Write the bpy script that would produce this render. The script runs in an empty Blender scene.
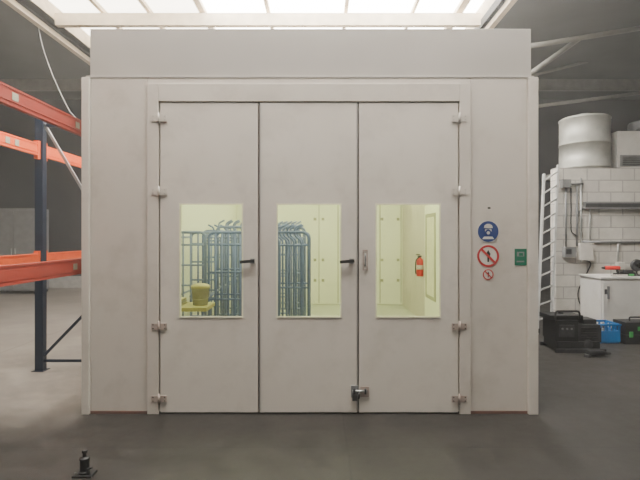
import bpy, bmesh, math, random
from mathutils import Vector, Matrix
random.seed(4)
F=480.0; CH=1.55; HY=235.0
def PX(px,py,d):
    return ((px-320)/F*d, CH+(HY-py)/F*d)

# ---------------- materials ----------------
def mk(name,col,rough=0.6,metal=0.0,var=0.12,scale=6.0,bump=0.0,dirt=None,dirt_amt=0.0,dirt_scale=3.0):
    m=bpy.data.materials.new(name); m.use_nodes=True
    nt=m.node_tree; N=nt.nodes; L=nt.links
    b=N['Principled BSDF']; b.inputs['Roughness'].default_value=rough; b.inputs['Metallic'].default_value=metal
    tc=N.new('ShaderNodeTexCoord')
    no=N.new('ShaderNodeTexNoise'); no.inputs['Scale'].default_value=scale; no.inputs['Detail'].default_value=5
    L.new(tc.outputs['Object'],no.inputs['Vector'])
    r=N.new('ShaderNodeValToRGB')
    r.color_ramp.elements[0].position=0.3; r.color_ramp.elements[1].position=0.7
    r.color_ramp.elements[0].color=tuple(c*(1-var) for c in col)+(1,)
    r.color_ramp.elements[1].color=tuple(min(1,c*(1+var)) for c in col)+(1,)
    L.new(no.outputs['Fac'],r.inputs['Fac'])
    out=r.outputs['Color']
    if dirt:
        n2=N.new('ShaderNodeTexNoise'); n2.inputs['Scale'].default_value=dirt_scale; n2.inputs['Detail'].default_value=8; n2.inputs['Roughness'].default_value=0.7
        L.new(tc.outputs['Object'],n2.inputs['Vector'])
        mr=N.new('ShaderNodeMapRange'); mr.inputs[1].default_value=0.5; mr.inputs[2].default_value=0.8; mr.inputs[3].default_value=0; mr.inputs[4].default_value=dirt_amt
        L.new(n2.outputs['Fac'],mr.inputs[0])
        mx=N.new('ShaderNodeMixRGB'); mx.inputs[2].default_value=dirt+(1,)
        L.new(mr.outputs[0],mx.inputs[0]); L.new(out,mx.inputs[1]); out=mx.outputs[0]
    L.new(out,b.inputs['Base Color'])
    if bump:
        bp=N.new('ShaderNodeBump'); bp.inputs['Strength'].default_value=bump; bp.inputs['Distance'].default_value=0.01
        n3=N.new('ShaderNodeTexNoise'); n3.inputs['Scale'].default_value=scale*6
        L.new(tc.outputs['Object'],n3.inputs['Vector'])
        L.new(n3.outputs['Fac'],bp.inputs['Height']); L.new(bp.outputs[0],b.inputs['Normal'])
    return m
def emis(name,col,s):
    m=bpy.data.materials.new(name); m.use_nodes=True
    b=m.node_tree.nodes['Principled BSDF']; b.inputs['Base Color'].default_value=(.8,.8,.8,1)
    b.inputs['Emission Color'].default_value=col+(1,); b.inputs['Emission Strength'].default_value=s
    return m
BOOTH=mk('booth_panel_paint',(.52,.475,.42),.45,0,.04,1.5,0,(.27,.225,.18),.5,2.2)
DOORM=mk('booth_door_paint',(.575,.53,.47),.4,0,.035,2,0,(.31,.265,.22),.45,3.0)
FASC=mk('booth_fascia_paint',(.35,.325,.295),.5,0,.05,1.5)
CREAM=mk('booth_interior_white',(.82,.82,.69),.45,0,.03,2)
INFLOOR=mk('booth_interior_floor',(.46,.47,.38),.5,0,.1,4)
SEAM=mk('seam_dark',(.05,.045,.04),.8)
SEAML=mk('seam_grey',(.36,.36,.25),.7)
TRIM=mk('window_trim_cream',(.72,.70,.52),.5)
BROWN=mk('brown_base',(.12,.06,.045),.7)
HINGE=mk('hinge_painted',(.36,.29,.25),.5,.1)
STEEL=mk('steel',(.45,.45,.44),.4,.8)
ALU=mk('aluminium',(.58,.58,.56),.4,.3)
GALV=mk('galvanised',(.42,.42,.38),.5,.3,.15,5)
BLACK=mk('black_rubber',(.012,.012,.013),.5)
DGREY=mk('dark_grey_metal',(.05,.05,.052),.5,.3,.3,12)
MGREY=mk('mid_grey',(.20,.20,.20),.5,.1)
BLUE=mk('blue_tube',(.13,.18,.42),.4,.1,.15,6)
BLUE2=mk('blue_tube_pale',(.21,.26,.48),.4,.1,.15,6)
NAVY=mk('rack_upright_blue',(.012,.022,.045),.5,.1)
RACKLIT=mk('rack_orange_lit',(.85,.13,.03),.45,0,.1,5)  # far beams: skylight falling on them is put into the brighter orange
RACKSHADE=mk('rack_red_shaded',(.34,.045,.028),.5,0,.1,5)  # near beams: same rack, less lit, so the colour is made duller
SREDM=mk('sign_red',(.45,.03,.03),.5)
SBLUE=mk('sign_blue',(.02,.045,.17),.5)
SWHITE=mk('sign_white',(.56,.53,.48),.5)
SGREEN=mk('sign_green',(.01,.14,.08),.5)
FIRE=mk('extinguisher_red',(.60,.03,.02),.3)
YEL=mk('yellow_plastic',(.46,.42,.18),.5)
SACK=mk('pale_khaki_cloth',(.36,.35,.26),.8,0,.2,12)
WHITE=mk('white_enamel',(.60,.58,.54),.4,0,.05,3,0,(.3,.25,.2),.3,5)
CRATE=mk('blue_plastic',(.01,.14,.38),.4)
GREEN=mk('green_plastic',(.05,.35,.08),.5)
BEIGE=mk('skylight_frame_beige',(.66,.57,.44),.7)
DWALL=mk('wall_dark_render',(.06,.06,.063),.9,0,.15,.6,.2)
CEIL=mk('ceiling_sheet_grey',(.12,.12,.12),.85,0,.1,1)
BEAM=mk('roof_steel_grey',(.23,.22,.20),.6,.2)
SKYB=emis('skylight_glazing',(1,.97,.91),17)
SKYD=emis('skylight_glazing_dull',(1,.92,.78),7)
REARFILL=emis('rear_fill_glow',(1,.96,.88),6)
TUBEL=emis('booth_light_tube',(.97,1,.62),44)

GLASS=bpy.data.materials.new('window_glass'); GLASS.use_nodes=True
nt=GLASS.node_tree; nt.nodes.clear()
o=nt.nodes.new('ShaderNodeOutputMaterial'); t=nt.nodes.new('ShaderNodeBsdfTransparent'); t.inputs[0].default_value=(.93,.95,.87,1)
g=nt.nodes.new('ShaderNodeBsdfGlossy'); g.inputs['Roughness'].default_value=.03
mx=nt.nodes.new('ShaderNodeMixShader'); mx.inputs[0].default_value=.06
nt.links.new(t.outputs[0],mx.inputs[1]); nt.links.new(g.outputs[0],mx.inputs[2]); nt.links.new(mx.outputs[0],o.inputs[0])

def brickmat(name,c1,c2,cm,bw,rh,mortar,rough,offset=.5,bump=.4,vert=True,noise=.3,nscale=1.2):
    m=bpy.data.materials.new(name); m.use_nodes=True; nt=m.node_tree; N=nt.nodes; L=nt.links
    b=N['Principled BSDF']; b.inputs['Roughness'].default_value=rough
    ge=N.new('ShaderNodeNewGeometry'); sp=N.new('ShaderNodeSeparateXYZ'); L.new(ge.outputs['Position'],sp.inputs[0])
    cb=N.new('ShaderNodeCombineXYZ')
    if vert:
        ad=N.new('ShaderNodeMath'); ad.operation='ADD'; L.new(sp.outputs[0],ad.inputs[0]); L.new(sp.outputs[1],ad.inputs[1])
        L.new(ad.outputs[0],cb.inputs[0]); L.new(sp.outputs[2],cb.inputs[1])
    else:
        a1=N.new('ShaderNodeMath'); a1.operation='ADD'; a1.inputs[1].default_value=52.6; L.new(sp.outputs[0],a1.inputs[0]); L.new(a1.outputs[0],cb.inputs[0])
        a2=N.new('ShaderNodeMath'); a2.operation='ADD'; a2.inputs[1].default_value=40-3.5; L.new(sp.outputs[1],a2.inputs[0]); L.new(a2.outputs[0],cb.inputs[1])
    br=N.new('ShaderNodeTexBrick'); br.offset=offset
    L.new(cb.outputs[0],br.inputs['Vector'])
    br.inputs['Color1'].default_value=c1+(1,); br.inputs['Color2'].default_value=c2+(1,); br.inputs['Mortar'].default_value=cm+(1,)
    br.inputs['Scale'].default_value=1; br.inputs['Mortar Size'].default_value=mortar; br.inputs['Brick Width'].default_value=bw; br.inputs['Row Height'].default_value=rh
    no=N.new('ShaderNodeTexNoise'); no.inputs['Scale'].default_value=nscale; no.inputs['Detail'].default_value=9; no.inputs['Roughness'].default_value=.65
    L.new(ge.outputs['Position'],no.inputs['Vector'])
    mr=N.new('ShaderNodeMapRange'); mr.inputs[1].default_value=.3; mr.inputs[2].default_value=.7; mr.inputs[3].default_value=1-noise; mr.inputs[4].default_value=1+noise
    L.new(no.outputs['Fac'],mr.inputs[0])
    mu=N.new('ShaderNodeVectorMath'); mu.operation='SCALE'; L.new(br.outputs['Color'],mu.inputs[0]); L.new(mr.outputs[0],mu.inputs['Scale'])
    out=mu.outputs[0]
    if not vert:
        # skylight falloff painted into the floor tone: dark in front and right, bright left
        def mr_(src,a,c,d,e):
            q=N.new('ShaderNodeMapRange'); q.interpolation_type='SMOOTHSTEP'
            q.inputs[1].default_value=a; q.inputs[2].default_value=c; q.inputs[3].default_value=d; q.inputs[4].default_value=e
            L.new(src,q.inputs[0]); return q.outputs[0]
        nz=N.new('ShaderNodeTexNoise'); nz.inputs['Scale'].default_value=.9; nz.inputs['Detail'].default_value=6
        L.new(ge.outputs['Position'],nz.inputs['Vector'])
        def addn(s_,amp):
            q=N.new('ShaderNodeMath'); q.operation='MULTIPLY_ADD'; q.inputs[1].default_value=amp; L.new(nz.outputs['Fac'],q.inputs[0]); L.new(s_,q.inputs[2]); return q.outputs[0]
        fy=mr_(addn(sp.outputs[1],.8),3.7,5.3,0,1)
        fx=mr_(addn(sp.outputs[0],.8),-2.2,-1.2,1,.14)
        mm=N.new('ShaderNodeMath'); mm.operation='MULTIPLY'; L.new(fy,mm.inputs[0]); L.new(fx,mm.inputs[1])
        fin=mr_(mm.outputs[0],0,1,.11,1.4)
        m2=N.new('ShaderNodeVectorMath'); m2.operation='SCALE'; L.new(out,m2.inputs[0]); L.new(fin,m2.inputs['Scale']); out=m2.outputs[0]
        # fine speckle wear
        ns=N.new('ShaderNodeTexNoise'); ns.inputs['Scale'].default_value=5; ns.inputs['Detail'].default_value=9; ns.inputs['Roughness'].default_value=.75
        L.new(ge.outputs['Position'],ns.inputs['Vector'])
        s2=mr_(ns.outputs['Fac'],.35,.68,.82,1.2)
        m3=N.new('ShaderNodeVectorMath'); m3.operation='SCALE'; L.new(out,m3.inputs[0]); L.new(s2,m3.inputs['Scale']); out=m3.outputs[0]
        L.new(mr_(ns.outputs['Fac'],.35,.68,.42,.55),b.inputs['Roughness'])
    L.new(out,b.inputs['Base Color'])
    bp=N.new('ShaderNodeBump'); bp.invert=True; bp.inputs['Strength'].default_value=bump; bp.inputs['Distance'].default_value=.01
    L.new(br.outputs['Fac'],bp.inputs['Height']); L.new(bp.outputs[0],b.inputs['Normal'])
    return m
BLOCK=brickmat('white_painted_block',(.58,.55,.49),(.51,.485,.44),(.36,.34,.31),.42,.21,.010,.7,noise=.15,nscale=3)
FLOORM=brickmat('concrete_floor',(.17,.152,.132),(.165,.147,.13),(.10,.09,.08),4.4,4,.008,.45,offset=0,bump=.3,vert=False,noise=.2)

# ---------------- builder ----------------
def fillet(pts,rad,n=5):
    pts=[Vector(p) for p in pts]; out=[pts[0]]
    for i in range(1,len(pts)-1):
        a,b,c=pts[i-1],pts[i],pts[i+1]
        r=min(rad,(a-b).length*.49,(c-b).length*.49)
        p=b+(a-b).normalized()*r; q=b+(c-b).normalized()*r
        for k in range(n+1):
            t=k/n; out.append(p*(1-t)**2+b*2*t*(1-t)+q*t*t)
    out.append(pts[-1]); return out
class B:
    def __init__(s,name): s.name=name; s.bm=bmesh.new(); s.mats=[]
    def mi(s,m):
        if m not in s.mats: s.mats.append(m)
        return s.mats.index(m)
    def hexa(s,vs,m):
        v=[s.bm.verts.new(p) for p in vs]
        for f in ((0,3,2,1),(4,5,6,7),(0,1,5,4),(1,2,6,5),(2,3,7,6),(3,0,4,7)):
            fc=s.bm.faces.new([v[i] for i in f]); fc.material_index=s.mi(m)
    def box(s,x0,x1,y0,y1,z0,z1,m):
        s.hexa([(x0,y0,z0),(x1,y0,z0),(x1,y1,z0),(x0,y1,z0),(x0,y0,z1),(x1,y0,z1),(x1,y1,z1),(x0,y1,z1)],m)
    def beam(s,a,b,w,h,m):
        a=Vector(a); b=Vector(b); d=(b-a).normalized()
        up=Vector((0,0,1)) if abs(d.z)<.95 else Vector((0,1,0))
        sd=d.cross(up).normalized()*w/2; u=sd.cross(d).normalized()*h/2
        s.hexa([a-sd-u,a+sd-u,b+sd-u,b-sd-u,a-sd+u,a+sd+u,b+sd+u,b-sd+u],m)
    def tube(s,pts,r,m,seg=8,fil=0,caps=True):
        pts=fillet(pts,fil) if fil else [Vector(p) for p in pts]
        rs=r if isinstance(r,(list,tuple)) else [r]*len(pts)
        n=len(pts); t=(pts[1]-pts[0]).normalized()
        up=Vector((0,0,1)) if abs(t.z)<.9 else Vector((1,0,0))
        nrm=t.cross(up).normalized(); rings=[]
        for i,p in enumerate(pts):
            if i==0: tt=(pts[1]-pts[0])
            elif i==n-1: tt=(pts[-1]-pts[-2])
            else: tt=(pts[i+1]-pts[i]).normalized()+(pts[i]-pts[i-1]).normalized()
            tt=tt.normalized() if tt.length>1e-9 else t
            nrm=(nrm-tt*nrm.dot(tt)).normalized(); bn=tt.cross(nrm)
            rings.append([s.bm.verts.new(p+(nrm*math.cos(2*math.pi*k/seg)+bn*math.sin(2*math.pi*k/seg))*rs[i]) for k in range(seg)])
        mi=s.mi(m)
        for i in range(n-1):
            for k in range(seg):
                f=s.bm.faces.new([rings[i][k],rings[i][(k+1)%seg],rings[i+1][(k+1)%seg],rings[i+1][k]]); f.material_index=mi; f.smooth=True
        if caps:
            f=s.bm.faces.new(rings[0][::-1]); f.material_index=mi
            f=s.bm.faces.new(rings[-1]); f.material_index=mi
    def lathe(s,c,prof,m,seg=28,axis=(0,0,1)):
        c=Vector(c); q=Vector((0,0,1)).rotation_difference(Vector(axis)); mi=s.mi(m); rings=[]
        for r,z in prof:
            r=max(r,1e-4)
            rings.append([s.bm.verts.new(c+q@Vector((r*math.cos(2*math.pi*k/seg),r*math.sin(2*math.pi*k/seg),z))) for k in range(seg)])
        for i in range(len(prof)-1):
            for k in range(seg):
                f=s.bm.faces.new([rings[i][k],rings[i][(k+1)%seg],rings[i+1][(k+1)%seg],rings[i+1][k]]); f.material_index=mi; f.smooth=True
        f=s.bm.faces.new(rings[0][::-1]); f.material_index=mi
        f=s.bm.faces.new(rings[-1]); f.material_index=mi
    def ringslab(s,X0,X1,Z0,Z1,x0,x1,z0,z1,y0,y1,m):
        mi=s.mi(m)
        O=[(X0,Z0),(X1,Z0),(X1,Z1),(X0,Z1)]; I=[(x0,z0),(x1,z0),(x1,z1),(x0,z1)]
        V={}
        for nm,L_ in (('O',O),('I',I)):
            for yy in (0,1):
                V[nm,yy]=[s.bm.verts.new((x,(y0,y1)[yy],z)) for x,z in L_]
        for i in range(4):
            j=(i+1)%4
            for vs in ([V['O',0][i],V['O',0][j],V['I',0][j],V['I',0][i]],[V['O',1][j],V['O',1][i],V['I',1][i],V['I',1][j]],
                       [V['O',0][j],V['O',0][i],V['O',1][i],V['O',1][j]],[V['I',0][i],V['I',0][j],V['I',1][j],V['I',1][i]]):
                f=s.bm.faces.new(vs); f.material_index=mi
    def plate(s,pts,y,th,m):  # flat polygon (x,z) facing -Y
        mi=s.mi(m); a=[s.bm.verts.new((x,y,z)) for x,z in pts]; b=[s.bm.verts.new((x,y+th,z)) for x,z in pts]
        s.bm.faces.new(a).material_index=mi; s.bm.faces.new(b[::-1]).material_index=mi
        n=len(pts)
        for i in range(n): s.bm.faces.new([a[(i+1)%n],a[i],b[i],b[(i+1)%n]]).material_index=mi
    def disc(s,cx,cz,r,y,th,m,seg=40,sx=1):
        s.plate([(cx+sx*r*math.cos(2*math.pi*k/seg),cz+r*math.sin(2*math.pi*k/seg)) for k in range(seg)],y,th,m)
    def annulus(s,cx,cz,r0,r1,y,th,m,seg=40):
        for k in range(seg):
            a=2*math.pi*k/seg; b=2*math.pi*(k+1)/seg
            s.plate([(cx+r0*math.cos(a),cz+r0*math.sin(a)),(cx+r1*math.cos(a),cz+r1*math.sin(a)),(cx+r1*math.cos(b),cz+r1*math.sin(b)),(cx+r0*math.cos(b),cz+r0*math.sin(b))],y,th,m)
    def done(s,parent=None,bevel=0,mat=None):
        if mat: bmesh.ops.transform(s.bm,matrix=mat,verts=s.bm.verts)
        bmesh.ops.recalc_face_normals(s.bm,faces=s.bm.faces)
        vs=s.bm.verts
        lo=Vector([min(v.co[i] for v in vs) for i in range(3)]); hi=Vector([max(v.co[i] for v in vs) for i in range(3)])
        c=Vector(((lo.x+hi.x)/2,(lo.y+hi.y)/2,lo.z))
        bmesh.ops.translate(s.bm,vec=-c,verts=s.bm.verts)
        me=bpy.data.meshes.new(s.name); s.bm.to_mesh(me); s.bm.free()
        for m in s.mats: me.materials.append(m)
        ob=bpy.data.objects.new(s.name,me); bpy.context.collection.objects.link(ob)
        ob.location=c-(parent.location if parent else Vector((0,0,0)))
        if parent: ob.parent=parent
        if bevel:
            md=ob.modifiers.new('bevel','BEVEL'); md.width=bevel; md.segments=2; md.limit_method='ANGLE'
        return ob
def empty(name,loc=(0,0,0)):
    e=bpy.data.objects.new(name,None); e.location=loc; e.empty_display_size=.2; bpy.context.collection.objects.link(e); return e

# ---------------- building shell ----------------
XL,XR,YB,YF,ZC=-10,10,14,-7,5.5
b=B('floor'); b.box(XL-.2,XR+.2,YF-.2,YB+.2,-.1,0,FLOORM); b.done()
b=B('wall_back'); b.box(XL,XR,YB,YB+.2,0,ZC,DWALL); b.done()
b=B('wall_left'); b.box(XL-.2,XL,YF,YB,0,ZC,DWALL); b.done()
b=B('wall_right'); b.box(XR,XR+.2,YF,YB,0,ZC,DWALL); b.done()
b=B('wall_front'); b.box(XL,XR,YF-.2,YF,0,ZC,DWALL); b.done()
SX0,SX1,SY0,SY1=-5.05,3.06,1.6,10.6
RX0,RX1,RY0,RY1=-3.6,3.2,-5.6,-3.2
b=B('ceiling')
b.box(XL-.2,SX0,YF-.2,YB+.2,ZC,ZC+.15,CEIL); b.box(SX1,XR+.2,YF-.2,YB+.2,ZC,ZC+.15,CEIL)
b.box(SX0,SX1,SY1,YB+.2,ZC,ZC+.15,CEIL); b.box(SX0,SX1,RY1,SY0,ZC,ZC+.15,CEIL)
b.box(SX0,SX1,YF-.2,RY0,ZC,ZC+.15,CEIL); b.box(SX0,RX0,RY0,RY1,ZC,ZC+.15,CEIL); 
b.done()
# skylight
def curb(b,x0,x1,y0,y1):
    b.box(x0-.06,x0,y0,y1,ZC,ZC+.5,BEIGE); b.box(x1,x1+.06,y0,y1,ZC,ZC+.5,BEIGE)
    b.box(x0,x1,y1,y1+.06,ZC,ZC+.5,BEIGE); b.box(x0,x1,y0-.06,y0,ZC,ZC+.5,BEIGE)
b=B('window_1')
curb(b,SX0,SX1,SY0,SY1)
b.box(-2.27,SX1,SY0,SY1,ZC+.42,ZC+.45,SKYB)
b.box(SX0,-2.27,SY0,SY1,ZC+.42,ZC+.45,SKYD)
for x,w in ((-4.2,.07),(-3.3,.07),(-2.27,.12),(-1.0,.07),(.5,.07),(1.8,.05),(2.69,.14)):
    b.box(x-w/2,x+w/2,SY0,SY1,ZC+.34,ZC+.42,BEIGE)
for y in (9.2,6.0,2.8):
    b.box(SX0,SX1,y-.06,y+.06,ZC+.05,ZC+.28,BEIGE)
b.done()
b=B('rear_fill_light')  # unseen glowing roof panel behind the camera, added to light the booth front
curb(b,RX0,SX1,RY0,RY1)
b.box(RX0,SX1,RY0,RY1,ZC+.42,ZC+.45,REARFILL)
for x in (-2,-.5,1,2.2): b.box(x-.04,x+.04,RY0,RY1,ZC+.34,ZC+.42,BEIGE)
b.done()
# roof beams
b=B('roof_beam')
for y in (12.2,):
    b.box(XL,XR,y-.06,y+.06,ZC-.28,ZC,BEAM)
for y in (6.0,2.0,-2.0):
    b.box(XL,SX0-.3,y-.06,y+.06,ZC-.25,ZC,BEAM); b.box(SX1+.3,XR,y-.06,y+.06,ZC-.25,ZC,BEAM)
b.box(SX0-.18,SX0-.08,YF,YB,ZC-.10,ZC,BEIGE); b.box(SX1+.08,SX1+.18,YF,YB,ZC-.10,ZC,BEIGE)
b.done()
b=B('roof_truss')
def p3(px,py,d):
    x,z=PX(px,py,d); return Vector((x,d,z))
b.tube([p3(470,56,8.5),p3(745,11,8.5)],.045,BEAM); b.tube([p3(530,74,8.6),p3(580,38,8.6)],.045,BEAM)
b.tube([p3(500,111,11),p3(735,81,11)],.04,BEAM)
b.tube([p3(500,84,11),p3(640,48,11)],.03,BEAM)
b.done()

# ---------------- spray booth ----------------
Y0=4.17
def bx(px): return (px-320)/F*Y0
def bz(py): return CH+(HY-py)/F*Y0
booth=empty('spray_booth',(0,Y0,0))
YE=10.75; IX=1.86
b=B('shell')
b.box(bx(89)+.02,-IX,Y0+.08,YE,0,3.30,BOOTH); b.box(IX,bx(532)-.02,Y0+.08,YE,0,3.30,BOOTH)
b.box(-IX,IX,YE-.12,YE,0,3.30,BOOTH)
b.box(-IX,IX,Y0+.08,YE-.12,2.95,3.30,BOOTH)
b.done(booth)
b=B('interior_lining')
b.box(-IX,-IX+.02,Y0+.09,YE-.13,.02,2.94,CREAM); b.box(IX-.02,IX,Y0+.09,YE-.13,.02,2.94,CREAM)
b.box(-IX+.02,IX-.02,YE-.15,YE-.13,.02,2.94,CREAM); b.box(-IX+.02,IX-.02,Y0+.09,YE-.15,2.92,2.94,CREAM)
b.box(-IX+.02,IX-.02,Y0+.12,YE-.15,.0,.012,INFLOOR)
b.done(booth)
# front panels
zt=bz(78)
b=B('front_panel')
b.box(bx(91),bx(148),Y0,Y0+.08,.02,zt,BOOTH); b.box(bx(470),bx(527),Y0,Y0+.08,.02,zt,BOOTH)
b.box(bx(148),bx(470),Y0,Y0+.08,bz(103)+.01,zt,BOOTH)
b.box(bx(83),bx(90.6),Y0-.03,Y0+.08,.0,zt,DOORM); b.box(bx(527.4),bx(537),Y0-.03,Y0+.08,.0,zt,DOORM)
b.done(booth,.004)
b=B('fascia')
b.box(bx(89),bx(532),Y0+.02,Y0+.08,zt+.012,3.35,FASC)
b.box(bx(86),bx(534),Y0-.005,Y0+.07,zt-.0,zt+.02,FASC)
b.done(booth,.003)
b=B('door_frame')
b.box(bx(148),bx(159.3),Y0-.022,Y0-.001,.0,bz(84),BOOTH); b.box(bx(459),bx(470),Y0-.022,Y0-.001,.0,bz(84),BOOTH)
b.box(bx(159.3),bx(459),Y0-.022,Y0-.001,bz(102),bz(84),BOOTH)
b.box(bx(148)+.001,bx(163),Y0+.047,Y0+.085,.0,bz(102),DOORM); b.box(bx(455),bx(470)-.001,Y0+.047,Y0+.085,.0,bz(102),DOORM)
b.done(booth,.003)
b=B('base_strip')
b.box(bx(91),bx(148),Y0-.01,Y0+.06,0,.022,BROWN); b.box(bx(470),bx(527),Y0-.01,Y0+.06,0,.022,BROWN)
b.box(bx(164),bx(454),Y0+.048,Y0+.08,0,.03,BROWN)
b.done(booth)
WZ0,WZ1=bz(317),bz(204)
for i,(d0,d1,w0,w1) in enumerate(((160,259,180,243),(259,358,277,341),(358,458.5,375.5,440))):
    b=B('door_%d'%(i+1)); g_=.007
    b.ringslab(bx(d0)+g_,bx(d1)-g_,.012,bz(103),bx(w0),bx(w1),WZ0,WZ1,Y0-.012,Y0+.045,DOORM)
    b.done(booth,.004)
    b=B('window_trim_%d'%(i+1))
    t_=.008
    b.ringslab(bx(w0)-.004,bx(w1)+.004,WZ0-.004,WZ1+.004,bx(w0)+t_,bx(w1)-t_,WZ0+t_,WZ1-t_,Y0-.018,Y0-.0125,TRIM)
    b.done(booth)
    b=B('window_pane_%d'%(i+1)); b.box(bx(w0)+.001,bx(w1)-.001,Y0+.01,Y0+.014,WZ0+.001,WZ1-.001,GLASS); b.done(booth)
# seals behind the gaps, astragal strips
b=B('door_seal')
for px in (259,358): b.box(bx(px)-.02,bx(px)+.02,Y0+.046,Y0+.06,.02,bz(103),SEAM)
b.box(bx(160),bx(458),Y0+.02,Y0+.06,bz(103)+.001,bz(103)+.009,SEAM)
b.box(bx(259.9),bx(261.2),Y0-.018,Y0-.0125,.03,bz(104),FASC)
b.box(bx(356),bx(357.4),Y0-.018,Y0-.0125,.03,bz(104),FASC)
b.done(booth)
b=B('hinges')
for px,sg in ((160,-1),(458.5,1)):
    for py in (119,192,326,398):
        x=bx(px); z=bz(py); yy=Y0-.03; hm=HINGE if py>300 else BOOTH
        b.tube([(x,yy-.002,z-.045),(x,yy-.002,z+.045)],.010,hm,12)
        b.box(x-.065,x-.012,yy,yy+.006,z-.028,z+.028,hm); b.box(x+.012,x+.065,yy+.004,yy+.017,z-.028,z+.028,hm)
        for k in (-.05,.05):
            for kz in (-.016,.016): b.lathe((x+k,yy+.001,z+kz),[(.006,0),(.006,.004)],SEAM if py>300 else FASC,8,(0,-1,0))
b.done(booth)
b=B('door_handles')
for px in (252,350.5):
    x=bx(px); z=bz(261)
    b.box(x-.012,x+.026,Y0-.024,Y0-.0125,z-.022,z+.022,MGREY)
    b.tube([(x,Y0-.02,z),(x,Y0-.06,z)],.01,BLACK,10)
    b.beam((x+.030,Y0-.058,z+.004),(x-.095,Y0-.058,z-.006),.022,.026,BLACK)
x=bx(365); z=bz(260)
b.ringslab(x-.022,x+.022,z-.09,z+.09,x-.012,x+.012,z-.078,z+.078,Y0-.02,Y0-.0125,HINGE)
b.tube([(x,Y0-.013,z-.05),(x,Y0-.045,z-.04),(x,Y0-.045,z+.04),(x,Y0-.013,z+.05)],.006,MGREY,8,.01)
b.done(booth)
b=B('door_bolt')
x=bx(359); z=bz(391)
b.box(x-.07,x-.008,Y0-.024,Y0-.0125,z-.05,z+.055,MGREY); b.box(x+.01,x+.085,Y0-.022,Y0-.0125,z-.045,z+.045,HINGE)
b.tube([(x-.06,Y0-.035,z+.01),(x+.07,Y0-.035,z+.01)],.010,STEEL,10)
b.box(x-.055,x-.035,Y0-.045,Y0-.022,z-.015,z+.03,DGREY); b.box(x+.045,x+.06,Y0-.045,Y0-.022,z-.015,z+.03,DGREY)
b.tube([(x,Y0-.038,z+.01),(x-.005,Y0-.05,z-.05)],.007,DGREY,8)
b.box(x-.06,x-.02,Y0-.05,Y0-.025,z-.07,z-.02,DGREY)
b.done(booth)
# interior lamps (fluorescents)
b=B('light_fittings')
for y in (5.3,7.2,9.2):
    for x in (-1.2,0,1.2): 
        b.box(x-.10,x+.10,y-.62,y+.62,2.87,2.919,WHITE); b.box(x-.07,x+.07,y-.6,y+.6,2.85,2.868,TUBEL)
b.done(booth)
# rear folding door seams inside
yb=YE-.15
b=B('rear_doors')
for px,w in ((319,.009),(338,.011),(380,.011),(401,.009),(268,.009),(355,.006)):
    x=(px-320)/F*yb; b.box(x-w,x+w,yb-.004,yb-.0005,.05,2.6,SEAML)
b.box(-1.5,1.75,yb-.004,yb-.0005,2.58,2.60,SEAML)
for px in (315,323,382,398):
    for z in (.55,1.0,1.9):
        x=(px-320)/F*yb; b.box(x-.03,x+.03,yb-.02,yb-.005,z-.03,z+.03,SEAML)
b.done(booth)
# personnel door on the right interior wall
b=B('side_door')
xw=IX-.02
b.box(xw-.03,xw-.001,7.3,8.30,.05,2.05,CREAM)
for (a0,a1,c0,c1) in ((7.50,7.56,.5,1.9),(8.12,8.18,.5,1.9),(7.56,8.12,1.84,1.9),(7.56,8.12,.5,.56)):
    b.box(xw-.045,xw-.031,a0,a1,c0,c1,SEAML)
b.box(xw-.038,xw-.031,7.56,8.12,.56,1.84,TRIM)
b.box(xw-.008,xw-.001,8.9,8.92,.05,2.6,SEAML)
b.done(booth)

# signs on booth
def sgn(name,px,py): return B(name),bx(px),bz(py)
R=.096
b,x,z=sgn('respirator_sign',488,231.5)
y=Y0-.004
b.disc(x,z,R,y,.0035,SWHITE); b.disc(x,z,R*.94,y-.001,.001,SBLUE)
b.disc(x,z+.012,.036,y-.002,.001,SWHITE,24,.8)
b.plate([(x-.052,z-.066),(x+.052,z-.066),(x+.036,z-.044),(x-.036,z-.044)],y-.002,.001,SWHITE)
b.disc(x,z-.008,.026,y-.003,.001,SBLUE,20); b.disc(x,z-.012,.014,y-.004,.001,SWHITE,16)
b.plate([(x-.040,z+.030),(x+.040,z+.030),(x+.032,z+.054),(x+.012,z+.066),(x-.012,z+.066),(x-.032,z+.054)],y-.0045,.001,SWHITE)
b.box(x-.034,x+.034,y-.003,y-.002,z+.020,z+.028,SBLUE)
b.done()
def prohib(name,px,py,R):
    b,x,z=sgn(name,px,py); b.disc(x,z,R,y,.0035,SWHITE)
    b.annulus(x,z,R*.80,R*.99,y-.001,.001,SREDM)
    s=R/.096
    b.box(x-.007*s,x+.007*s,y-.0015,y-.0005,z-.052*s,z+.01*s,BLACK)
    b.plate([(x-.016*s,z+.0*s),(x-.022*s,z+.022*s),(x-.01*s,z+.034*s),(x,z+.054*s),(x+.012*s,z+.032*s),(x+.020*s,z+.018*s),(x+.014*s,z-.0*s)][::-1],y-.0018,.001,BLACK)
    c=math.cos(math.radians(45)); w=.010*s; r=R*.82
    b.plate([(x-r*c-w*c,z+r*c-w*c),(x-r*c+w*c,z+r*c+w*c),(x+r*c+w*c,z-r*c+w*c),(x+r*c-w*c,z-r*c-w*c)][::-1],y-.003,.001,SREDM)
    b.done()
prohib('no_open_flame_sign',488,256,R)
prohib('no_smoking_sign',488,274.5,.047)
b,x,z=sgn('emergency_exit_sign',520.5,257)
b.box(x-.052,x+.052,y,y+.0035,z-.072,z+.072,SGREEN); b.box(x-.032,x+.030,y-.001,y,z+.005,z+.045,MGREY)
b.box(x-.015,x+.02,y-.002,y-.001,z+.01,z+.036,SGREEN); b.box(x-.035,x+.03,y-.001,y,z-.045,z-.033,MGREY); b.done()
b,x,z=sgn('sign_plate',489,208)
b.box(x-.012,x+.012,y,y+.0035,z-.008,z+.008,SEAM); b.done()

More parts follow.
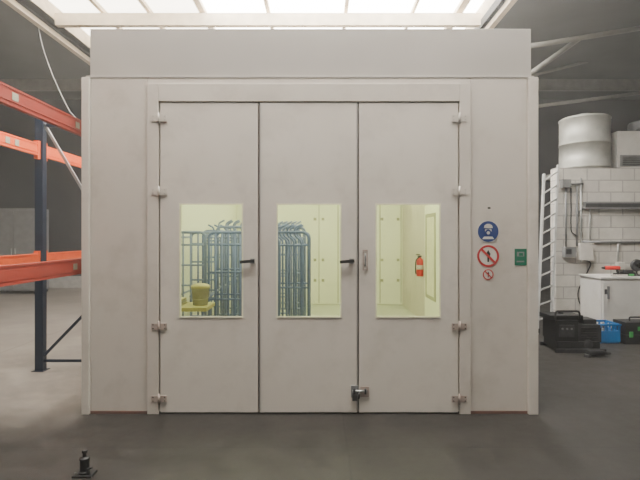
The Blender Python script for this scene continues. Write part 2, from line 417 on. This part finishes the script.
# ---------------- inside the booth ----------------
def trolley(name,cx,cy,w,dp,h,rot,n,curl,m,rungs=3):
    b=B(name); r=.014
    for sy in (-1,1):
        yy=sy*dp/2
        b.tube([(-w/2,yy,.1),(-w/2,yy,h),(w/2,yy,h),(w/2,yy,.1)],r*1.2,m,8,.08)
        b.tube([(-w/2,yy,.16),(w/2,yy,.16)],r,m)
        for k in range(rungs):
            z=.45+k*(h-.6)/max(1,rungs-1)
            b.tube([(-w/2,yy,z),(w/2,yy,z)],r*.8,m)
        for k in range(n):
            x=-w/2+w*(k+1)/(n+1)
            if curl:
                dx=curl*.07
                b.tube([(x,yy,.16),(x,yy,h-.09),(x-dx,yy,h-.05),(x-dx*1.1,yy,h+.05),(x+dx*.1,yy,h+.09)],r*.9,m,8,.05)
            else: b.tube([(x,yy,.16),(x,yy,h)],r*.8,m)
    for sx in (-1,1):
        for z in (.16,.8,h-.06): b.tube([(sx*w/2,-dp/2,z),(sx*w/2,dp/2,z)],r,m)
        for sy in (-1,1):
            b.lathe((sx*w/2-.015,sy*dp/2,.06),[(.045,0),(.06,.006),(.06,.024),(.045,.03)],BLACK,18,(1,0,0))
            b.tube([(sx*w/2,sy*dp/2,.06),(sx*w/2,sy*dp/2,.12)],.012,STEEL)
    b.done(mat=Matrix.Translation((cx,cy,0.012))@Matrix.Rotation(math.radians(rot),4,'Z'))
trolley('tube_trolley',-.34,5.75,.42,.5,1.57,0,4,1,BLUE)
trolley('tube_trolley',-1.02,5.95,.62,.5,1.57,3,7,0,BLUE,4)
trolley('tube_trolley',-1.05,6.85,.72,.55,1.65,-2,6,1,BLUE2,3)
trolley('tube_trolley',-1.55,6.1,.36,.7,1.57,0,3,0,BLUE2,5)
trolley('tube_trolley',-1.60,7.75,.36,.9,1.60,0,3,-1,BLUE,5)
trolley('tube_trolley',-.44,7.4,.40,.6,1.65,4,5,1,BLUE2,3)
trolley('tube_trolley',-.78,8.7,.8,.5,1.70,0,8,0,BLUE,4)
# stool + bucket
b=B('work_stand')
sx,sy=-1.38,5.02
b.box(sx-.24,sx+.24,sy-.2,sy+.2,.78,.82,YEL)
for i in (-1,1):
    for j in (-1,1): b.tube([(sx+i*.2,sy+j*.16,0.012),(sx+i*.19,sy+j*.15,.78)],.016,BLUE)
    b.tube([(sx+i*.2,sy-.16,.3),(sx+i*.2,sy+.16,.3)],.012,BLUE)
b.tube([(sx-.2,sy-.16,.32),(sx+.2,sy-.16,.32)],.012,BLUE)
b.done(bevel=.004)
b=B('paint_bucket')
bxx=-1.25
b.lathe((bxx,sy,.821),[(.075,0),(.088,.16),(.094,.16),(.094,.175),(.096,.175)],SACK)
b.lathe((bxx,sy,.997),[(.096,0),(.098,.012),(.09,.03),(.05,.045)],YEL)
b.tube([(bxx-.092,sy,.96),(bxx-.11,sy-.06,.90),(bxx,sy-.115,.88),(bxx+.11,sy-.06,.90),(bxx+.092,sy,.96)],.003,STEEL,6,.05)
b.done()
b=B('folded_cloth')
for k in range(3):
    z=.8212+k*.022; b.box(-1.60+k*.004,-1.42-k*.003,sy-.12+k*.003,sy+.12,z,z+.02,SACK if k%2 else YEL)
b.done(bevel=.008)
# fire extinguisher
b=B('fire_extinguisher')
ex,ey,ez=IX-.09,8.50,.82
b.lathe((ex,ey,ez),[(.056,0),(.062,.01),(.062,.27),(.05,.30),(.025,.32),(.02,.34)],FIRE)
b.lathe((ex,ey,ez+.12),[(.0628,0),(.0628,.08)],SWHITE)
b.box(ex-.04,ex+.025,ey-.015,ey+.015,ez+.34,ez+.365,BLACK); b.box(ex-.07,ex+.0,ey-.01,ey+.01,ez+.375,ez+.39,BLACK)
b.tube([(ex,ey-.02,ez+.35),(ex-.08,ey-.04,ez+.30),(ex-.09,ey-.05,ez+.13),(ex-.08,ey-.05,ez+.04)],.010,BLACK,8,.06)
b.box(ex+.055,IX-.0215,ey-.03,ey+.03,ez+.2,ez+.28,MGREY)
b.done()

# ---------------- pallet racking ----------------
rack=empty('pallet_rack',(-2.7,5.5,0))
b=B('uprights')
for y in (2.6,5.5,8.4):
    for x in (-3.2,-2.17):
        b.box(x-.045,x-.035,y-.04,y+.04,.006,2.88,NAVY); b.box(x+.035,x+.045,y-.04,y+.04,.006,2.88,NAVY); b.box(x-.035,x+.035,y-.04,y-.03,.006,2.88,NAVY)
        b.box(x-.07,x+.07,y-.07,y+.07,0,.006,NAVY)
b.done(rack)
b=B('braces')
for y in (2.6,5.5,8.4):
    for z in (.11,2.80): b.beam((-3.16,y,z),(-2.21,y,z),.02,.03,NAVY)
    b.beam((-3.16,y,.17),(-2.21,y,1.15),.02,.03,NAVY); 
    b.beam((-3.16,y,2.82),(-2.21,y,1.2),.02,.03,STEEL)
b.done(rack)
def cbeam(b,x,y0,y1,z0,z1,m,face):
    b.box(x-.02,x+.02,y0,y1,z0,z0+.015,m); b.box(x-.02,x+.02,y0,y1,z1-.015,z1,m); b.box(x-.02+.0,x+.02,y0,y1,z0+.03,z1-.03,m)
    b.box(x-.014,x+.014,y0,y1,z0+.015,z1-.015,m)
    for yy,s in ((y0,1),(y1,-1)):
        b.box(x-.024,x+.024,min(yy,yy+s*.05),max(yy,yy+s*.05),z0-.04,z1+.03,m)
b=B('beams')
for (y0,y1) in ((2.645,5.455),(5.545,8.355)):
    for z0,z1 in ((2.45,2.585),(1.20,1.34)):
        cbeam(b,-2.17,y0,y1,z0,z1,RACKSHADE,1); cbeam(b,-3.2,y0,y1,z0,z1,RACKLIT,1)
b.done(rack)
b=B('load_labels')
for y,z in ((3.35,2.52),(4.22,2.52),(4.18,1.27)): b.box(-2.149,-2.1475,y,y+.07,z-.025,z+.03,SACK)
for y in (4.85,5.0): b.box(-3.179,-3.1765,y,y+.07,2.485,2.55,SACK)
b.done(rack)

# left background
b=B('storage_cabinet')
b.box(-8.6,-7.45,12.6,13.2,.08,2.25,MGREY)
b.box(-8.58,-8.04,12.58,12.6,.12,2.2,MGREY); b.box(-8.02,-7.47,12.58,12.6,.12,2.2,MGREY)
for x in (-8.08,-7.98): b.tube([(x,12.56,1.0),(x,12.56,1.2)],.012,STEEL)
for x in (-8.55,-7.5):
    for y in (12.65,13.15): b.box(x-.03,x+.03,y-.03,y+.03,0,.08,BLACK)
b.done(bevel=.005)
b=B('baseboard_back'); b.box(XL,2.0,YB-.03,YB,0,.35,mk('plinth_pale',(.36,.35,.33),.8)); b.done()
b=B('hanging_cable')
pts=[]
for k in range(12):
    t=k/11; p=p3(38+ (70-38)*t**1.5, 22+(112-22)*t, 9); pts.append(p)
pts=[Vector((pts[0].x-.1,9,ZC))]+pts+[pts[-1]+Vector((.35,0,-.35))]
b.tube(pts,.009,STEEL,6); b.done()

# ---------------- right side ----------------
D=8.5
WX0=4.18
b=B('wall_block_room')
b.box(WX0,XR-.01,D,D+.2,0,2.74,BLOCK); b.box(5.0,5.2,D+.2,9.9,0,2.66,BLOCK)
b.done()
b=B('mezzanine_deck')
b.box(4.6,XR-.01,D+.21,9.95,2.67,2.76,BEAM); b.done()
b=B('galvanised_tank')
b.lathe((5.08,9.22,2.762),[(.44,0),(.44,.05),(.45,.05),(.45,.08),(.44,.08),(.44,.5),(.448,.5),(.448,.53),(.44,.53),(.44,.97),(.45,.98),(.45,1.0),(.40,1.03),(.1,1.06)],GALV,40)
b.lathe((5.08,9.22,3.822),[(.08,0),(.08,.04),(.1,.04),(.1,.05)],STEEL,16)
b.done()
b=B('air_handling_unit')
b.box(5.58,6.9,9.0,9.8,2.80,3.5,WHITE); b.box(5.62,6.86,8.985,9.0,2.84,3.05,MGREY)
for k in range(5): b.box(5.66,6.82,8.97,8.985,2.86+k*.035,2.875+k*.035,DGREY)
b.box(5.60,6.88,9.02,9.78,2.762,2.80,DGREY)
b.box(6.0,6.8,9.1,9.7,3.5,3.56,DGREY)
b.lathe((6.35,9.4,3.56),[(.28,0),(.28,.16),(.25,.2),(.1,.22)],DGREY)
b.done(bevel=.006)
def wp(px,py): 
    x,z=PX(px,py,D-.03); return (x,D-.03,z)
b=B('electrical_conduit')
b.tube([wp(566,182),wp(566,248)],.018,MGREY); b.tube([wp(577,186),wp(577,246)],.018,MGREY); b.tube([wp(581,178),wp(581,262)],.018,STEEL)
b.tube([wp(562,184),wp(583,184)],.022,MGREY); b.tube([wp(583,242),wp(660,242)],.022,MGREY)
b.tube([wp(571,188),wp(571,232),wp(577,236)],.010,BLACK,8,.05)
b.tube([wp(590,209),wp(590,242)],.012,STEEL); b.tube([wp(618,242),wp(618,262)],.012,STEEL)
b.tube([wp(577,214),wp(584,207),wp(600,207)],.018,MGREY,8,.04)
x0,z0=PX(583,209,D); x1,z1=PX(700,202,D); b.box(x0,x1,D-.09,D-.002,z0,z1,MGREY); b.box(x0,x1,D-.095,D-.09,z0+.03,z1-.03,DGREY)
for (a,c,e,f,m) in ((562,247,573,257,MGREY),(577,243,590,260,SWHITE),(560,180,568,188,MGREY),(615,262,621,269,SWHITE),(563,249,568,254,DGREY)):
    x0,z0=PX(a,f,D); x1,z1=PX(e,c,D); b.box(x0,x1,D-(.11 if m is not DGREY else .12),D-.002,z0,z1,m)
b.tube([wp(583,260)]+[wp(*q) for q in ((592,262),(586,275),(577,292),(580,306),(592,312),(603,306),(604,290))],.011,BLACK,8,.15)
for py in (195,215,235):
    for px in (566,577):
        p=wp(px,py); b.box(p[0]-.04,p[0]+.04,D-.012,D-.002,p[2]-.012,p[2]+.012,STEEL)
for px in (600,622,644):
    p=wp(px,242); b.box(p[0]-.015,p[0]+.015,D-.014,D-.002,p[2]-.04,p[2]+.04,STEEL)
b.done()
# ladder
b=B('aluminium_ladder')
tl=p3(544,174,8.05); tr=p3(558,165,8.38)
bl=p3(537,334,7.42); bl.z=0.0; br_=p3(551,329,7.75); br_.z=0.0
for a,c in ((bl,tl),(br_,tr)):
    b.beam(a+Vector((0,0,.02)),c,.03,.05,ALU); b.beam(a+Vector((0,0,.03)),a+(c-a)*.02+Vector((0,0,.05)),.045,.085,BLACK)
for k in range(1,12):
    t=k/11.5; b.tube([bl.lerp(tl,t),br_.lerp(tr,t)],.014,ALU)
b.done()
# cabinet with things on top
b=B('white_cabinet')
b.box(4.42,5.25,7.55,8.15,.04,.86,WHITE); b.box(4.44,5.23,7.525,7.55,.07,.83,WHITE); b.box(4.40,5.27,7.52,8.17,.86,.89,WHITE)
b.box(4.50,4.53,7.50,7.525,.55,.75,MGREY); b.box(4.46,4.5,7.52,7.525,.62,.70,DGREY)
for x in (4.48,5.2):
    for yy in (7.6,8.1): b.box(x-.03,x+.03,yy-.03,yy+.03,0,.04,BLACK)
b.done(bevel=.006)
b=B('cordless_drill')
b.tube([(4.60,7.75,1.02),(4.82,7.72,1.02)],.032,FIRE,14); b.tube([(4.55,7.755,1.02),(4.60,7.75,1.02)],[.012,.026],BLACK,12)
b.tube([(4.78,7.73,1.01),(4.80,7.73,.93)],.02,BLACK,10); b.box(4.74,4.86,7.69,7.77,.891,.94,BLACK); b.done(bevel=.003)
b=B('battery_charger')
b.box(4.90,5.04,7.66,7.84,.891,.95,BLACK); b.box(4.92,5.02,7.68,7.80,.95,.99,DGREY); b.box(4.93,5.01,7.655,7.66,.90,.93,GREEN); b.done(bevel=.004)
b=B('desk_fan')
b.lathe((5.12,7.75,.891),[(.07,0),(.07,.015),(.02,.03)],BLACK,20); b.tube([(5.12,7.75,.91),(5.12,7.77,1.02)],.01,BLACK)
b.lathe((5.12,7.76,1.06),[(.09,-.03),(.10,0),(.09,.03)],DGREY,24,(0,1,0)); b.lathe((5.12,7.73,1.06),[(.025,-.03),(.03,0)],SWHITE,14,(0,-1,0)); b.done()
b=B('socket_strip')
b.box(4.62,4.86,7.58,7.63,.891,.925,SWHITE)
for k in range(4): b.box(4.64+k*.055,4.675+k*.055,7.59,7.62,.925,.928,DGREY)
b.done()
# blue crate
b=B('plastic_crate')
cx0,cx1,cy0,cy1,ch=3.90,4.29,6.85,7.2,.28
b.box(cx0+.01,cx1-.01,cy0+.01,cy1-.01,0,.02,CRATE)
for (a,c,e,f) in ((cx0,cx1,cy0,cy0+.015),(cx0,cx1,cy1-.015,cy1),(cx0,cx0+.015,cy0+.015,cy1-.015),(cx1-.015,cx1,cy0+.015,cy1-.015)):
    b.box(a,c,e,f,.02,ch-.1,CRATE); b.box(a,c,e,f,ch-.03,ch,CRATE)
    n=5
    for k in range(n):
        t0=k/(n-1)
        if c-a>f-e: 
            xx=a+(c-a-.03)*t0; b.box(xx,xx+.03,e,f,ch-.1,ch-.03,CRATE)
        else:
            yy=e+(f-e-.03)*t0; b.box(a,c,yy,yy+.03,ch-.1,ch-.03,CRATE)
b.box(cx0-.01,cx1+.01,cy0-.01,cy0+.0,ch-.025,ch,CRATE)
for k in range(7):
    x=cx0+.05+k*.045; yy=cy0+.08+(k%3)*.07; b.tube([(x,yy,.021),(x+.01,yy+.02,.20+.03*(k%3))],.018,MGREY if k%2 else DGREY,10)
b.done(bevel=.003)
b=B('tool_case')
b.box(4.33,4.80,6.80,7.10,.0,.13,BLACK); b.box(4.33,4.80,6.80,7.10,.14,.31,BLACK); b.box(4.34,4.79,6.81,7.09,.13,.14,DGREY)
b.box(4.38,4.43,6.785,6.80,.10,.18,GREEN); b.box(4.70,4.75,6.785,6.80,.10,.18,GREEN); b.box(4.50,4.65,6.797,6.80,.19,.25,GREEN)
b.tube([(4.48,6.95,.31),(4.48,6.95,.36),(4.66,6.95,.36),(4.66,6.95,.31)],.012,BLACK,8,.02)
b.done(bevel=.008)
# black boxy machine (portable generator)
b=B('portable_generator')
b.box(3.10,3.76,6.30,6.34,.0,.05,DGREY); b.box(3.10,3.76,6.74,6.78,.0,.05,DGREY)
b.box(3.14,3.70,6.34,6.74,.03,.14,BLACK)
b.box(3.12,3.42,6.35,6.73,.14,.42,BLACK)
b.box(3.42,3.72,6.37,6.71,.14,.36,DGREY)
b.box(3.06,3.50,6.38,6.70,.42,.48,BLACK)
b.box(3.52,3.70,6.42,6.66,.36,.42,BLACK)
for k in range(5): b.box(3.46,3.68,6.355,6.37,.17+k*.034,.186+k*.034,BLACK)
b.box(3.16,3.36,6.335,6.35,.20,.36,DGREY)
for k in (3.20,3.26,3.32): b.lathe((k,6.336,.31),[(.014,0),(.014,.01)],MGREY,12,(0,-1,0))
b.lathe((3.55,6.368,.10),[(.06,0),(.065,.01),(.06,.03),(.02,.04)],DGREY,20,(0,-1,0))
b.lathe((3.28,6.54,.48),[(.035,0),(.035,.025),(.028,.035)],DGREY,16)
b.tube([(3.12,6.36,.42),(3.12,6.36,.54),(3.44,6.36,.54),(3.44,6.36,.44)],.014,BLACK,10,.04)
b.box(3.72,3.80,6.48,6.62,.10,.30,BLACK)
b.done(bevel=.012)
b=B('angle_grinder')
b.tube([(3.40,6.10,.045),(3.62,6.13,.045)],[.045,.036],BLACK,14); b.tube([(3.62,6.13,.045),(3.72,6.16,.03)],.018,DGREY,10)
b.lathe((3.40,6.10,.0),[(.045,0),(.045,.035)],DGREY,18)
b.done(bevel=.002)

# ---------------- foreground bottle jack ----------------
b=B('bottle_jack')
jx,jy=-1.52,3.10
b.box(jx-.062,jx+.062,jy-.045,jy+.045,0,.014,BLACK)
b.lathe((jx,jy,.014),[(.036,0),(.036,.012),(.029,.016),(.029,.085),(.032,.087),(.032,.098),(.024,.104),(.012,.106),(.012,.13),(.017,.131),(.017,.146),(.012,.15)],BLACK,24)
b.tube([(jx+.035,jy-.02,.014),(jx+.035,jy-.02,.055)],.010,DGREY,12); b.tube([(jx+.035,jy-.02,.05),(jx+.062,jy-.03,.062)],.007,DGREY,10)
b.tube([(jx-.034,jy-.02,.02),(jx-.046,jy-.035,.03)],.007,STEEL,8)
b.done(bevel=.002)

# ---------------- lighting, haze & camera ----------------
w=bpy.data.worlds.new('world'); bpy.context.scene.world=w; w.use_nodes=True
w.node_tree.nodes['Background'].inputs[0].default_value=(.6,.7,.8,1); w.node_tree.nodes['Background'].inputs[1].default_value=.3
vs=w.node_tree.nodes.new('ShaderNodeVolumeScatter'); vs.inputs['Color'].default_value=(1,.985,.95,1); vs.inputs['Density'].default_value=.0065; vs.inputs['Anisotropy'].default_value=.4  # thin scatter added for the veiling glow at the top and lifted blacks
w.node_tree.links.new(vs.outputs[0],w.node_tree.nodes['World Output'].inputs['Volume'])
cam=bpy.data.cameras.new('camera'); co=bpy.data.objects.new('camera',cam); bpy.context.collection.objects.link(co)
co.location=(0,0,CH); co.rotation_euler=(math.radians(90),0,0); cam.lens=27; cam.sensor_width=36; cam.shift_y=-5/640; cam.clip_end=100
bpy.context.scene.camera=co
